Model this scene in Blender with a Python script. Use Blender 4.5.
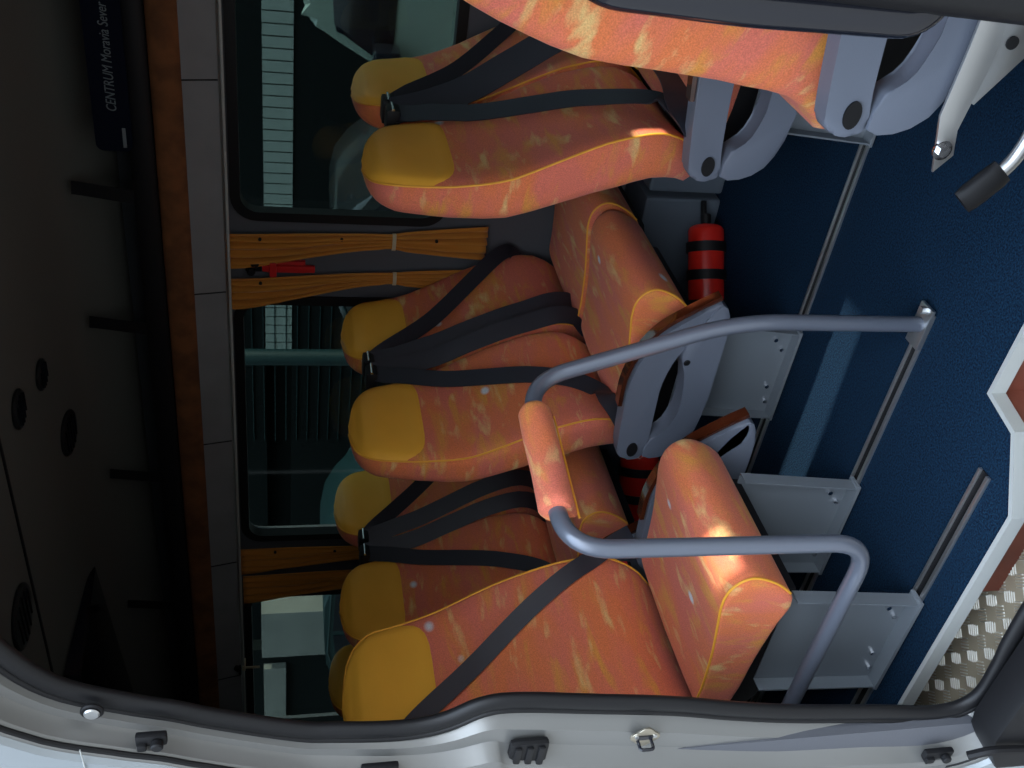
import bpy, bmesh, math, random
from mathutils import Vector, Matrix
PI = math.pi
for o in list(bpy.data.objects): bpy.data.objects.remove(o, do_unlink=True)
SC = bpy.context.scene
COL = SC.collection
random.seed(7)

# ------------------------------------------------------------------ camera
# the photograph is a portrait picture lying on its side: the camera is rolled a quarter turn
H_EYE = 1.30
right = Vector((0.7993, 0.6010, 0.0)); fwdh = Vector((-0.6010, 0.7993, 0.0))
pitch = math.atan(0.229)
fwd = fwdh * math.cos(pitch) - Vector((0, 0, 1)) * math.sin(pitch)
upv = right.cross(fwd).normalized()
cam = bpy.data.cameras.new('camera'); cam_o = bpy.data.objects.new('camera', cam); COL.objects.link(cam_o)
cx_, cy_, cz_ = -upv, right, -fwd
cam_o.matrix_world = Matrix(((cx_.x, cy_.x, cz_.x, 0), (cx_.y, cy_.y, cz_.y, 0), (cx_.z, cy_.z, cz_.z, H_EYE), (0, 0, 0, 1)))
cam.sensor_width = 36; cam.lens = 1000 * 36 / 1024; cam.clip_start = 0.02; cam.clip_end = 200
SC.camera = cam_o

# ------------------------------------------------------------------ sky, sun, exposure
W = bpy.data.worlds.new('sky'); SC.world = W; W.use_nodes = True
wn = W.node_tree; wn.nodes.clear()
wo = wn.nodes.new('ShaderNodeOutputWorld'); bg = wn.nodes.new('ShaderNodeBackground')
tc = wn.nodes.new('ShaderNodeTexCoord'); sx = wn.nodes.new('ShaderNodeSeparateXYZ'); cr = wn.nodes.new('ShaderNodeValToRGB')
wn.links.new(tc.outputs['Generated'], sx.inputs[0]); wn.links.new(sx.outputs['Z'], cr.inputs['Fac'])
cr.color_ramp.elements[0].position = 0.0; cr.color_ramp.elements[0].color = (0.88, 0.94, 1.0, 1)
cr.color_ramp.elements[1].position = 0.9; cr.color_ramp.elements[1].color = (0.62, 0.76, 0.95, 1)
wn.links.new(cr.outputs[0], bg.inputs['Color']); bg.inputs['Strength'].default_value = 2.4
# the sky is brighter round the sun
vd = wn.nodes.new('ShaderNodeVectorMath'); vd.operation = 'DOT_PRODUCT'; vd.inputs[1].default_value = (0.88, -0.15, 0.45)
wn.links.new(tc.outputs['Generated'], vd.inputs[0])
mr = wn.nodes.new('ShaderNodeMapRange'); mr.inputs['From Min'].default_value = -0.2; mr.inputs['From Max'].default_value = 1.0; mr.inputs['To Min'].default_value = 1.7; mr.inputs['To Max'].default_value = 4.6
wn.links.new(vd.outputs['Value'], mr.inputs['Value'])
# and dim towards the built-up horizon
hz = wn.nodes.new('ShaderNodeMapRange'); hz.inputs['From Min'].default_value = 0.10; hz.inputs['From Max'].default_value = 0.62; hz.inputs['To Min'].default_value = 0.30; hz.inputs['To Max'].default_value = 2.3
wn.links.new(sx.outputs['Z'], hz.inputs['Value'])
ml = wn.nodes.new('ShaderNodeMath'); ml.operation = 'MULTIPLY'; wn.links.new(mr.outputs[0], ml.inputs[0]); wn.links.new(hz.outputs[0], ml.inputs[1]); wn.links.new(ml.outputs[0], bg.inputs['Strength'])
wn.links.new(bg.outputs[0], wo.inputs['Surface'])
sun = bpy.data.lights.new('sun', 'SUN'); sun.energy = 12.0; sun.angle = math.radians(0.6); sun.color = (1.0, 0.93, 0.8)
sun_o = bpy.data.objects.new('sun', sun); COL.objects.link(sun_o)
SUN_DIR = Vector((-1.0, -0.04, -0.50)).normalized()
sun_o.rotation_euler = SUN_DIR.to_track_quat('-Z', 'Y').to_euler(); sun_o.location = (6, 0, 4)
SC.view_settings.view_transform = 'Standard'; SC.view_settings.look = 'None'
SC.view_settings.gamma = 1; SC.view_settings.use_curve_mapping = False
SC.view_settings.exposure = -0.35

# ------------------------------------------------------------------ materials
def mat(name, col, rough=0.6, metal=0.0, spec=0.5, bump=0.0, bscale=200, var=0.0, vscale=8, coat=0.0, sheen=0.0):
    m = bpy.data.materials.new(name); m.use_nodes = True; nt = m.node_tree
    b = nt.nodes['Principled BSDF']
    b.inputs['Base Color'].default_value = (*col, 1); b.inputs['Roughness'].default_value = rough
    b.inputs['Metallic'].default_value = metal; b.inputs['Specular IOR Level'].default_value = spec
    b.inputs['Coat Weight'].default_value = coat; b.inputs['Sheen Weight'].default_value = sheen
    t = nt.nodes.new('ShaderNodeTexCoord')
    if bump:
        n = nt.nodes.new('ShaderNodeTexNoise'); n.inputs['Scale'].default_value = bscale; n.inputs['Detail'].default_value = 3
        nt.links.new(t.outputs['Object'], n.inputs['Vector'])
        bp = nt.nodes.new('ShaderNodeBump'); bp.inputs['Strength'].default_value = bump; bp.inputs['Distance'].default_value = 0.002
        nt.links.new(n.outputs['Fac'], bp.inputs['Height']); nt.links.new(bp.outputs[0], b.inputs['Normal'])
    if var:
        n = nt.nodes.new('ShaderNodeTexNoise'); n.inputs['Scale'].default_value = vscale; n.inputs['Detail'].default_value = 4
        nt.links.new(t.outputs['Object'], n.inputs['Vector'])
        r = nt.nodes.new('ShaderNodeValToRGB')
        r.color_ramp.elements[0].position = 0.35; r.color_ramp.elements[1].position = 0.65
        r.color_ramp.elements[0].color = (*[max(0, c * (1 - var)) for c in col], 1)
        r.color_ramp.elements[1].color = (*[min(1, c * (1 + var)) for c in col], 1)
        nt.links.new(n.outputs['Fac'], r.inputs['Fac']); nt.links.new(r.outputs[0], b.inputs['Base Color'])
    return m

def fabric_mat(name, stretch=(11, 8, 30)):
    m = bpy.data.materials.new(name); m.use_nodes = True; nt = m.node_tree; L = nt.links
    b = nt.nodes['Principled BSDF']; b.inputs['Roughness'].default_value = 0.9; b.inputs['Specular IOR Level'].default_value = 0.2
    b.inputs['Sheen Weight'].default_value = 0.08
    t = nt.nodes.new('ShaderNodeTexCoord'); oi = nt.nodes.new('ShaderNodeObjectInfo')
    cmb = nt.nodes.new('ShaderNodeVectorMath'); cmb.operation = 'MULTIPLY_ADD'
    cmb.inputs[0].default_value = (1, 1, 1); cmb.inputs[1].default_value = (7, 5, 9)
    L.new(oi.outputs['Random'], cmb.inputs[0]); L.new(t.outputs['Object'], cmb.inputs[2])
    def mp(sc, rot=(0, 0, 0)):
        n = nt.nodes.new('ShaderNodeMapping'); n.inputs['Scale'].default_value = sc; n.inputs['Rotation'].default_value = rot
        L.new(cmb.outputs[0], n.inputs[0]); return n
    def noise(v, sc, det=3, dist=0.0):
        n = nt.nodes.new('ShaderNodeTexNoise'); n.inputs['Scale'].default_value = sc; n.inputs['Detail'].default_value = det
        n.inputs['Distortion'].default_value = dist; L.new(v.outputs[0], n.inputs['Vector']); return n
    def ramp(f, a, c):
        r = nt.nodes.new('ShaderNodeValToRGB'); r.color_ramp.elements[0].position = a; r.color_ramp.elements[1].position = c
        L.new(f, r.inputs['Fac']); return r
    def mix(f, A, B):
        n = nt.nodes.new('ShaderNodeMix'); n.data_type = 'RGBA'
        L.new(f, n.inputs[0])
        for i, s in ((6, A), (7, B)):
            if isinstance(s, tuple): n.inputs[i].default_value = (*s, 1)
            else: L.new(s, n.inputs[i])
        return n.outputs[2]
    v0 = mp((1, 1, 1)); v1 = mp(stretch, (0.28, 0, 0)); v2 = mp(tuple(s * 0.45 for s in stretch), (0.2, 0, 0))
    base = ramp(noise(v2, 1.1, 3).outputs['Fac'], 0.38, 0.62)
    base.color_ramp.elements[0].color = (0.68, 0.18, 0.066, 1); base.color_ramp.elements[1].color = (0.64, 0.16, 0.105, 1)
    c = base.outputs[0]
    oc = ramp(noise(v2, 1.7, 4, 0.4).outputs['Fac'], 0.53, 0.68)
    c = mix(oc.outputs[0], c, (0.66, 0.27, 0.055))
    st = ramp(noise(v1, 1.0, 5, 0.2).outputs['Fac'], 0.575, 0.71)
    c = mix(st.outputs[0], c, (0.70, 0.43, 0.17))
    vo = nt.nodes.new('ShaderNodeTexVoronoi'); vo.inputs['Scale'].default_value = 6.0
    vm = mp((1.4, 0.8, 0.9)); L.new(vm.outputs[0], vo.inputs['Vector'])
    sp = ramp(vo.outputs['Distance'], 0.05, 0.095)
    inv = nt.nodes.new('ShaderNodeMath'); inv.operation = 'SUBTRACT'; inv.inputs[0].default_value = 1.0; L.new(sp.outputs[0], inv.inputs[1])
    c = mix(inv.outputs[0], c, (0.62, 0.65, 0.68))
    we = ramp(noise(v0, 420, 2).outputs['Fac'], 0.3, 0.7)
    we.color_ramp.elements[0].color = (0.80, 0.80, 0.80, 1); we.color_ramp.elements[1].color = (1.15, 1.15, 1.15, 1)
    mu = nt.nodes.new('ShaderNodeMix'); mu.data_type = 'RGBA'; mu.blend_type = 'MULTIPLY'; mu.inputs[0].default_value = 1
    L.new(c, mu.inputs[6]); L.new(we.outputs[0], mu.inputs[7]); L.new(mu.outputs[2], b.inputs['Base Color'])
    bp = nt.nodes.new('ShaderNodeBump'); bp.inputs['Strength'].default_value = 0.25; bp.inputs['Distance'].default_value = 0.001
    L.new(we.outputs[0], bp.inputs['Height']); L.new(bp.outputs[0], b.inputs['Normal'])
    return m

def carpet_mat():
    m = bpy.data.materials.new('blue_carpet'); m.use_nodes = True; nt = m.node_tree; L = nt.links
    b = nt.nodes['Principled BSDF']; b.inputs['Roughness'].default_value = 0.95; b.inputs['Specular IOR Level'].default_value = 0.15
    b.inputs['Sheen Weight'].default_value = 0.0
    t = nt.nodes.new('ShaderNodeTexCoord')
    n = nt.nodes.new('ShaderNodeTexNoise'); n.inputs['Scale'].default_value = 240; n.inputs['Detail'].default_value = 2
    L.new(t.outputs['Object'], n.inputs['Vector'])
    r = nt.nodes.new('ShaderNodeValToRGB'); r.color_ramp.elements[0].position = 0.33; r.color_ramp.elements[1].position = 0.68
    r.color_ramp.elements[0].color = (0.0009, 0.005, 0.017, 1); r.color_ramp.elements[1].color = (0.0052, 0.029, 0.062, 1)
    L.new(n.outputs['Fac'], r.inputs['Fac']); L.new(r.outputs[0], b.inputs['Base Color'])
    bp = nt.nodes.new('ShaderNodeBump'); bp.inputs['Strength'].default_value = 0.7; bp.inputs['Distance'].default_value = 0.003
    L.new(n.outputs['Fac'], bp.inputs['Height']); L.new(bp.outputs[0], b.inputs['Normal'])
    return m

def glass_mat(name, tint):
    m = bpy.data.materials.new(name); m.use_nodes = True; nt = m.node_tree; nt.nodes.clear(); L = nt.links
    o = nt.nodes.new('ShaderNodeOutputMaterial'); tr = nt.nodes.new('ShaderNodeBsdfTransparent'); gl = nt.nodes.new('ShaderNodeBsdfGlossy')
    tr.inputs[0].default_value = (*tint, 1); gl.inputs['Roughness'].default_value = 0.03; gl.inputs[0].default_value = (0.8, 0.9, 0.9, 1)
    lw = nt.nodes.new('ShaderNodeLayerWeight'); pw_ = nt.nodes.new('ShaderNodeMath'); pw_.operation = 'POWER'; pw_.inputs[1].default_value = 5.0
    fr = nt.nodes.new('ShaderNodeMath'); fr.operation = 'MULTIPLY_ADD'; fr.inputs[1].default_value = 0.9; fr.inputs[2].default_value = 0.025
    lw.inputs[0].default_value = 0.5; L.new(lw.outputs['Facing'], pw_.inputs[0]); L.new(pw_.outputs[0], fr.inputs[0]); mx = nt.nodes.new('ShaderNodeMixShader')
    L.new(fr.outputs[0], mx.inputs[0]); L.new(tr.outputs[0], mx.inputs[1]); L.new(gl.outputs[0], mx.inputs[2]); L.new(mx.outputs[0], o.inputs[0])
    return m

def tread_mat():
    m = mat('tread_plate', (0.42, 0.36, 0.28), 0.42, 0.85)
    return m

M = dict(
    fabric=fabric_mat('seat_fabric'),
    fabric_h=fabric_mat('cushion_fabric', (30, 8, 13)),
    leather=mat('yellow_leather', (0.82, 0.40, 0.04), 0.5, spec=0.35, bump=0.15, bscale=300, var=0.05, vscale=5),
    piping=mat('yellow_piping', (0.80, 0.36, 0.03), 0.6),
    belt=mat('belt_webbing', (0.013, 0.015, 0.023), 0.5, spec=0.6, bump=0.3, bscale=500),
    black=mat('black_plastic', (0.007, 0.007, 0.008), 0.55, spec=0.25),
    rubber=mat('black_rubber', (0.009, 0.009, 0.010), 0.45, spec=0.3),
    grey=mat('grey_plastic', (0.125, 0.142, 0.18), 0.48, spec=0.4, bump=0.1, bscale=400),
    brown=mat('brown_wood_veneer', (0.055, 0.013, 0.005), 0.18, spec=0.7, coat=0.6, var=0.35, vscale=30),
    chrome=mat('chrome', (0.8, 0.8, 0.82), 0.15, 1.0),
    red=mat('red_plastic', (0.55, 0.02, 0.02), 0.35),
    legm=mat('grey_painted_steel', (0.20, 0.225, 0.25), 0.45, 0.25),
    tube=mat('grey_tube_paint', (0.12, 0.135, 0.17), 0.3, 0.3, coat=0.4),
    alu=mat('aluminium', (0.55, 0.56, 0.56), 0.3, 0.9),
    trim=mat('grey_trim', (0.42, 0.43, 0.41), 0.5, 0.1),
    carpet=carpet_mat(),
    wallp=mat('charcoal_wall_panel', (0.085, 0.088, 0.10), 0.7, bump=0.15),
    lowp=mat('lower_grey_panel', (0.10, 0.125, 0.155), 0.6, bump=0.15),
    cornice=mat('grey_cornice_panel', (0.21, 0.21, 0.212), 0.8, bump=0.2, var=0.06),
    ceil=mat('dark_roof_lining', (0.10, 0.10, 0.088), 0.95, bump=0.2),
    rackd=mat('dark_rack_lining', (0.028, 0.033, 0.038), 0.9, bump=0.2),
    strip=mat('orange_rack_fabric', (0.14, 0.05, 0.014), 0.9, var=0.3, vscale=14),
    curtain=mat('orange_curtain', (0.50, 0.19, 0.018), 0.85, sheen=0.2, bump=0.1),
    tie=mat('pale_curtain_tie', (0.5, 0.42, 0.28), 0.8),
    paint=mat('silver_car_paint', (0.20, 0.20, 0.192), 0.34, 0.45, coat=0.25),
    skin=mat('pale_silver_body_paint', (0.29, 0.32, 0.335), 0.25, 0.25, coat=0.5),
    steel=mat('striker_steel', (0.45, 0.41, 0.33), 0.35, 0.9),
    darkgloss=mat('dark_gloss_plastic', (0.010, 0.011, 0.016), 0.12, spec=0.6),
    sign=mat('navy_sign', (0.002, 0.004, 0.012), 0.7, spec=0.1),
    lett=mat('pale_lettering', (0.13, 0.155, 0.165), 0.6),
    tread=mat('tread_plate', (0.40, 0.33, 0.23), 0.5, 0.25), stud=mat('tread_stud', (0.60, 0.57, 0.50), 0.45, 0.7),
    riser=mat('brown_step_riser', (0.16, 0.042, 0.025), 0.5, var=0.2),
    glass=glass_mat('tinted_glass', (0.32, 0.375, 0.36)),
    asphalt=mat('asphalt', (0.15, 0.145, 0.135), 0.9, bump=0.4, bscale=60, var=0.3, vscale=20),
    plaster=mat('pale_plaster', (0.26, 0.25, 0.23), 0.9, var=0.1, vscale=3),
    slat=mat('white_slats', (0.30, 0.34, 0.31), 0.7),
    vanw=mat('pale_van_paint', (0.28, 0.34, 0.29), 0.35, 0.1, coat=0.5),
    teal=mat('teal_paint', (0.008, 0.028, 0.030), 0.5),
    darkcar=mat('dark_car_paint', (0.015, 0.018, 0.02), 0.3, coat=0.6),
    matte=mat('matte_dark_wall', (0.010, 0.012, 0.012), 0.95, spec=0.1),
    extred=mat('extinguisher_red', (0.60, 0.02, 0.012), 0.22, coat=0.6),
)

# ------------------------------------------------------------------ mesh helpers
def link(name, bm, m, parent=None, smooth=True, kind=None, angle=40):
    bmesh.ops.recalc_face_normals(bm, faces=bm.faces)
    me = bpy.data.meshes.new(name); bm.to_mesh(me); bm.free()
    ob = bpy.data.objects.new(name, me); COL.objects.link(ob)
    ms = m if isinstance(m, (list, tuple)) else [m]
    for mm in ms: me.materials.append(mm)
    if smooth:
        me.shade_smooth() if hasattr(me, 'shade_smooth') else None
        try: me.set_sharp_from_angle(angle=math.radians(angle))
        except Exception: pass
    if parent: ob.parent = parent
    if kind: ob['kind'] = kind
    return ob
def tag(o, label, cat, group=None):
    o['label'] = label; o['category'] = cat
    if group: o['group'] = group
    return o
def thing(name, label, cat, loc=(0, 0, 0), rz=0, group=None):
    o = bpy.data.objects.new(name, None); COL.objects.link(o); o.location = loc; o.rotation_euler = (0, 0, rz)
    o.empty_display_size = 0.05
    return tag(o, label, cat, group)
def copy_tree(o, parent=None):
    c = o.copy(); COL.objects.link(c)
    if parent: c.parent = parent
    for ch in list(o.children): copy_tree(ch, c)
    return c
def box(bm, a, b, bev=0.0, mi=0):
    a = Vector(a); b = Vector(b); c = (a + b) / 2; s = b - a
    r = bmesh.ops.create_cube(bm, size=1.0, matrix=Matrix.Translation(c) @ Matrix.Diagonal((*s, 1)))
    vs = r['verts']; fs = {f for v in vs for f in v.link_faces}
    for f in fs: f.material_index = mi
    if bev:
        es = {e for v in vs for e in v.link_edges}
        bmesh.ops.bevel(bm, geom=list(es), offset=bev, segments=2, profile=0.6, affect='EDGES')
    return bm
def smooth_path(pts, n=8):
    P = [Vector(p) for p in pts]; out = []
    for i in range(len(P) - 1):
        p0 = P[max(0, i - 1)]; p1 = P[i]; p2 = P[i + 1]; p3 = P[min(len(P) - 1, i + 2)]
        for k in range(n):
            t = k / n
            out.append(0.5 * ((2 * p1) + (-p0 + p2) * t + (2 * p0 - 5 * p1 + 4 * p2 - p3) * t * t + (-p0 + 3 * p1 - 3 * p2 + p3) * t ** 3))
    out.append(P[-1]); return out
def fillet_path(pts, r=0.06, n=8):
    P = [Vector(p) for p in pts]; out = [P[0]]
    for i in range(1, len(P) - 1):
        a = (P[i - 1] - P[i]); b = (P[i + 1] - P[i]); rr = min(r, a.length * 0.48, b.length * 0.48)
        A = P[i] + a.normalized() * rr; B = P[i] + b.normalized() * rr
        for k in range(n + 1):
            t = k / n; out.append(A * (1 - t) ** 2 + P[i] * 2 * t * (1 - t) + B * t * t)
    out.append(P[-1]); return out
def tube(bm, pts, r, seg=12, cap=True, ry=None, ref=None, mi=0):
    P = [Vector(p) for p in pts]; rings = []; prev = None
    for i, p in enumerate(P):
        t = (P[min(i + 1, len(P) - 1)] - P[max(i - 1, 0)]).normalized()
        if prev is None:
            u = t.cross(Vector(ref) if ref else (Vector((0, 0, 1)) if abs(t.z) < 0.9 else Vector((1, 0, 0)))).normalized()
        else:
            u = (prev - t * prev.dot(t)).normalized()
        prev = u; w = t.cross(u)
        rr = r[i] if isinstance(r, (list, tuple)) else r
        r2 = ry if ry is not None else rr
        rings.append([bm.verts.new(p + u * rr * math.cos(2 * PI * k / seg) + w * r2 * math.sin(2 * PI * k / seg)) for k in range(seg)])
    fs = []
    for a, b in zip(rings, rings[1:]):
        for k in range(seg): fs.append(bm.faces.new((a[k], a[(k + 1) % seg], b[(k + 1) % seg], b[k])))
    if cap: fs.append(bm.faces.new(rings[0][::-1])); fs.append(bm.faces.new(rings[-1]))
    for f in fs: f.material_index = mi
    return bm
def cyl(bm, a, b, r, seg=20, bev=0.0, r2=None):
    a = Vector(a); b = Vector(b); r2 = r if r2 is None else r2
    if bev:
        d = (b - a).normalized() * bev
        tube(bm, [a, a + d * 0.001, a + d, b - d, b - d * 0.001, b], [max(r - bev, .0001), r - bev, r, r2, r2 - bev, max(r2 - bev, .0001)], seg)
    else: tube(bm, [a, b], [r, r2], seg)
    return bm
def ribbon(bm, pts, w, th, side):
    """flat strap along pts; side = direction of its width (vector or one per point)"""
    P = [Vector(p) for p in pts]; rings = []
    for i, p in enumerate(P):
        t = (P[min(i + 1, len(P) - 1)] - P[max(i - 1, 0)]).normalized()
        s = Vector(side[i] if isinstance(side, list) else side); s = (s - t * s.dot(t)).normalized(); n = t.cross(s)
        rings.append([bm.verts.new(p + s * x * w / 2 + n * y * th / 2) for x, y in ((-1, -1), (0, -1), (1, -1), (1, 1), (0, 1), (-1, 1))])
    for a, b in zip(rings, rings[1:]):
        for k in range(6): bm.faces.new((a[k], a[(k + 1) % 6], b[(k + 1) % 6], b[k]))
    bm.faces.new(rings[0][::-1]); bm.faces.new(rings[-1]); return bm
def prism_xz(bm, poly, y0, y1, bev=0.0, holes=None):
    """polygon in the XZ plane given thickness along Y"""
    a = [bm.verts.new((x, y0, z)) for x, z in poly]; b = [bm.verts.new((x, y1, z)) for x, z in poly]
    n = len(poly); f0 = bm.faces.new(a); f1 = bm.faces.new(b[::-1]); sides = []
    for i in range(n): sides.append(bm.faces.new((a[i], b[i], b[(i + 1) % n], a[(i + 1) % n])))
    if bev:
        es = list(f0.edges) + list(f1.edges)
        bmesh.ops.bevel(bm, geom=es, offset=bev, segments=2, profile=0.6, affect='EDGES')
    return bm
def prism_xy(bm, poly, z0, z1):
    a = [bm.verts.new((x, y, z0)) for x, y in poly]; b = [bm.verts.new((x, y, z1)) for x, y in poly]
    n = len(poly); bm.faces.new(a[::-1]); bm.faces.new(b)
    for i in range(n): bm.faces.new((a[i], a[(i + 1) % n], b[(i + 1) % n], b[i]))
    return bm
def grid_faces(bm, G, closed_u=False):
    nu = len(G); nv = len(G[0])
    for i in range(nu - (0 if closed_u else 1)):
        for j in range(nv - 1):
            bm.faces.new((G[i][j], G[(i + 1) % nu][j], G[(i + 1) % nu][j + 1], G[i][j + 1]))
def interp(tab, x):
    if x <= tab[0][0]: return tab[0][1]
    n = len(tab)
    def sl(i):
        if i <= 0 or i >= n - 1: return 0.0 if i <= 0 else (tab[-1][1] - tab[-2][1]) / (tab[-1][0] - tab[-2][0])
        d0 = (tab[i][1] - tab[i - 1][1]) / (tab[i][0] - tab[i - 1][0]); d1 = (tab[i + 1][1] - tab[i][1]) / (tab[i + 1][0] - tab[i][0])
        return 0.0 if d0 * d1 <= 0 else 2 * d0 * d1 / (d0 + d1)
    for i in range(n - 1):
        (a, b), (c, d) = tab[i], tab[i + 1]
        if x <= c:
            h = c - a; t = (x - a) / h
            return (2 * t ** 3 - 3 * t * t + 1) * b + (t ** 3 - 2 * t * t + t) * h * sl(i) + (3 * t * t - 2 * t ** 3) * d + (t ** 3 - t * t) * h * sl(i + 1)
    return tab[-1][1]

# ================================================================== THE SETTING
YW = 2.86      # inner face of the far side wall
YD = 0.95      # plane of the door opening's seal
XF, XR = 1.25, -4.3
def struct(name, bm, m, parent=None, smooth=False): 
    o = link(name, bm, m, parent, smooth)
    if not parent: o['kind'] = 'structure'
    return o
# floor slab, cut out for the step well
bm = bmesh.new()
prism_xy(bm, [(XR, 1.12), (-1.145, 1.12), (-1.02, 1.205), (-1.0, 1.30), (XF, 1.295), (XF, YW), (XR, YW)], -0.035, 0.0)
floor = struct('floor', bm, M['carpet'])
# pale edging strip along the cut
EDGE = [(-2.05, 1.12), (-1.145, 1.12), (-1.02, 1.205), (-1.0, 1.30), (-0.2, 1.295)]
bm = bmesh.new()
def off_poly(P, d):
    out = []
    for i, p in enumerate(P):
        p = Vector(p); a = Vector(P[max(i - 1, 0)]); b = Vector(P[min(i + 1, len(P) - 1)])
        n1 = (p - a); n2 = (b - p)
        n1 = Vector((n1.y, -n1.x)).normalized() if n1.length > 0 else None
        n2 = Vector((n2.y, -n2.x)).normalized() if n2.length > 0 else None
        n = (n1 or n2) + (n2 or n1); n.normalize(); k = 1 / max(0.5, n.dot(n1 or n2)); out.append(p + n * d * k)
    return out
outer = off_poly(EDGE, 0.010)
prism_xy(bm, [tuple(p) for p in EDGE] + [tuple(p) for p in reversed(outer)], -0.026, 0.005)
struct('trim_1', bm, M['trim'])
# brown riser under the edging, recessed at the rear
bm = bmesh.new()
inn = [(-1.145, 1.135), (-1.02, 1.22), (-1.0, 1.31), (-0.2, 1.31)]
prism_xy(bm, inn + [(-0.2, 1.33), (-1.02, 1.33), (-1.05, 1.235), (-1.16, 1.16), (-1.28, 1.45), (-2.05, 1.45), (-2.05, 1.43), (-1.30, 1.43)][:1] + [(-1.02, 1.33), (-1.05, 1.24), (-1.16, 1.155)], -0.125, -0.036)
box(bm, (-1.40, 1.16, -0.125), (-1.15, 1.18, -0.036)); box(bm, (-2.05, 1.44, -0.125), (-1.40, 1.46, -0.036)); box(bm, (-1.41, 1.18, -0.125), (-1.39, 1.45, -0.036))
struct('trim_2', bm, M['riser'])
# chequered aluminium step plate
st = thing('door_step', 'chequered aluminium tread plate of the step below the blue carpet', 'step', (-1.2, 1.1, -0.125))
bm = bmesh.new(); box(bm, (-0.95, -0.18, -0.012), (1.0, 0.34, 0.0)); link('tread_plate', bm, M['tread'], st, False)
bm = bmesh.new()
pitch_ = 0.062
for i in range(-16, 14):
    for j in range(-5, 11):
        cxx = i * pitch_ / 1.0 * 0.75; cyy = j * pitch_ * 0.5
        if not (-0.93 < cxx < 0.9 and -0.16 < cyy < 0.32): continue
        flip = (i + j) % 2
        for k in range(-2, 3):
            d = Vector((0.70, 0.71)) if flip else Vector((0.70, -0.71))
            nrm = Vector((-d.y, d.x)); c = Vector((cxx, cyy)) + nrm * k * 0.0066
            hl = 0.013 - abs(k) * 0.0008; A = c - d * hl; B = c + d * hl
            q = nrm * 0.0014
            vs = [bm.verts.new((A.x - q.x, A.y - q.y, 0)), bm.verts.new((B.x - q.x, B.y - q.y, 0)), bm.verts.new((B.x + q.x, B.y + q.y, 0)), bm.verts.new((A.x + q.x, A.y + q.y, 0)),
                  bm.verts.new((A.x + d.x * .003, A.y + d.y * .003, 0.0022)), bm.verts.new((B.x - d.x * .003, B.y - d.y * .003, 0.0022))]
            bm.faces.new((vs[0], vs[1], vs[5], vs[4])); bm.faces.new((vs[2], vs[3], vs[4], vs[5])); bm.faces.new((vs[1], vs[2], vs[5])); bm.faces.new((vs[3], vs[0], vs[4]))
o = link('raised_tread_bars', bm, M['stud'], st, False); o['kind'] = 'stuff'

# floor rails (slotted aluminium tracks let into the carpet)
def rail(x0, x1, y, label):
    t = thing('floor_rail', label, 'floor rail', (x1, y, 0), 0, None)
    bm = bmesh.new(); L_ = x0 - x1
    box(bm, (L_, -0.017, 0.0), (0, -0.008, 0.007), 0.001); box(bm, (L_, 0.010, 0.0), (0, 0.017, 0.007), 0.001)
    link('rail_lip', bm, M['alu'], t)
    bm = bmesh.new(); box(bm, (L_, -0.008, 0.0), (0, 0.010, 0.002)); link('rail_slot', bm, M['black'], t)
rail(-4.0, -0.78, 1.965, 'aluminium floor rail farthest from the door, under the armrests of the double seats')
rail(-2.3, -0.97, 1.535, 'middle aluminium floor rail, ending at the foot of the grab rail')
rail(-2.3, -1.125, 1.215, 'short aluminium floor rail nearest the step')

# far side wall with three window openings
W1 = (-1.50, 0.40, 0.80, 1.445); W2 = (-2.90, -1.80, 0.80, 1.445); W3 = (-4.15, -3.22, 0.80, 1.445)
def rrect(x0, x1, z0, z1, r, n=6):
    out = []
    for cx, cz, a0 in ((x1 - r, z1 - r, 0), (x0 + r, z1 - r, 90), (x0 + r, z0 + r, 180), (x1 - r, z0 + r, 270)):
        for k in range(n + 1):
            a = math.radians(a0 + 90 * k / n); out.append((cx + r * math.cos(a), cz + r * math.sin(a)))
    return out
def frame_ring(bm, outer, inner, y0, y1):
    """ring between two closed XZ outlines of equal count"""
    n = len(outer)
    V = [[bm.verts.new((p[0], y, p[1])) for p in ol] for ol, y in ((outer, y0), (inner, y0), (inner, y1), (outer, y1))]
    for i in range(n):
        j = (i + 1) % n
        for a, b in ((0, 1), (1, 2), (2, 3), (3, 0)): bm.faces.new((V[a][i], V[a][j], V[b][j], V[b][i]))
def rect_like(ol, x0, x1, z0, z1):
    n = len(ol) // 4; out = []
    cs = ((x1, z1), (x0, z1), (x0, z0), (x1, z0))
    for q in range(4):
        for k in range(n):
            x, z = cs[q]; out.append((x, z))
    return out
bm = bmesh.new()
ZB, ZT = 0.0, 1.75
xs = [XR, W3[0] - .05, W3[1] + .05, W2[0] - .05, W2[1] + .05, W1[0] - .05, W1[1] + .05, XF]
for i in range(0, len(xs) - 1, 2): box(bm, (xs[i], YW, ZB), (xs[i + 1], YW + 0.06, ZT))
for w in (W1, W2, W3):
    box(bm, (w[0] - .05, YW, ZB), (w[1] + .05, YW + .06, w[2] - .05)); box(bm, (w[0] - .05, YW, w[3] + .05), (w[1] + .05, YW + .06, ZT))
    inner = rrect(*w, 0.07); outer_ = rect_like(inner, w[0] - .05, w[1] + .05, w[2] - .05, w[3] + .05)
    frame_ring(bm, outer_, inner, YW, YW + 0.06)
struct('wall_left', bm, M['wallp'])
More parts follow.
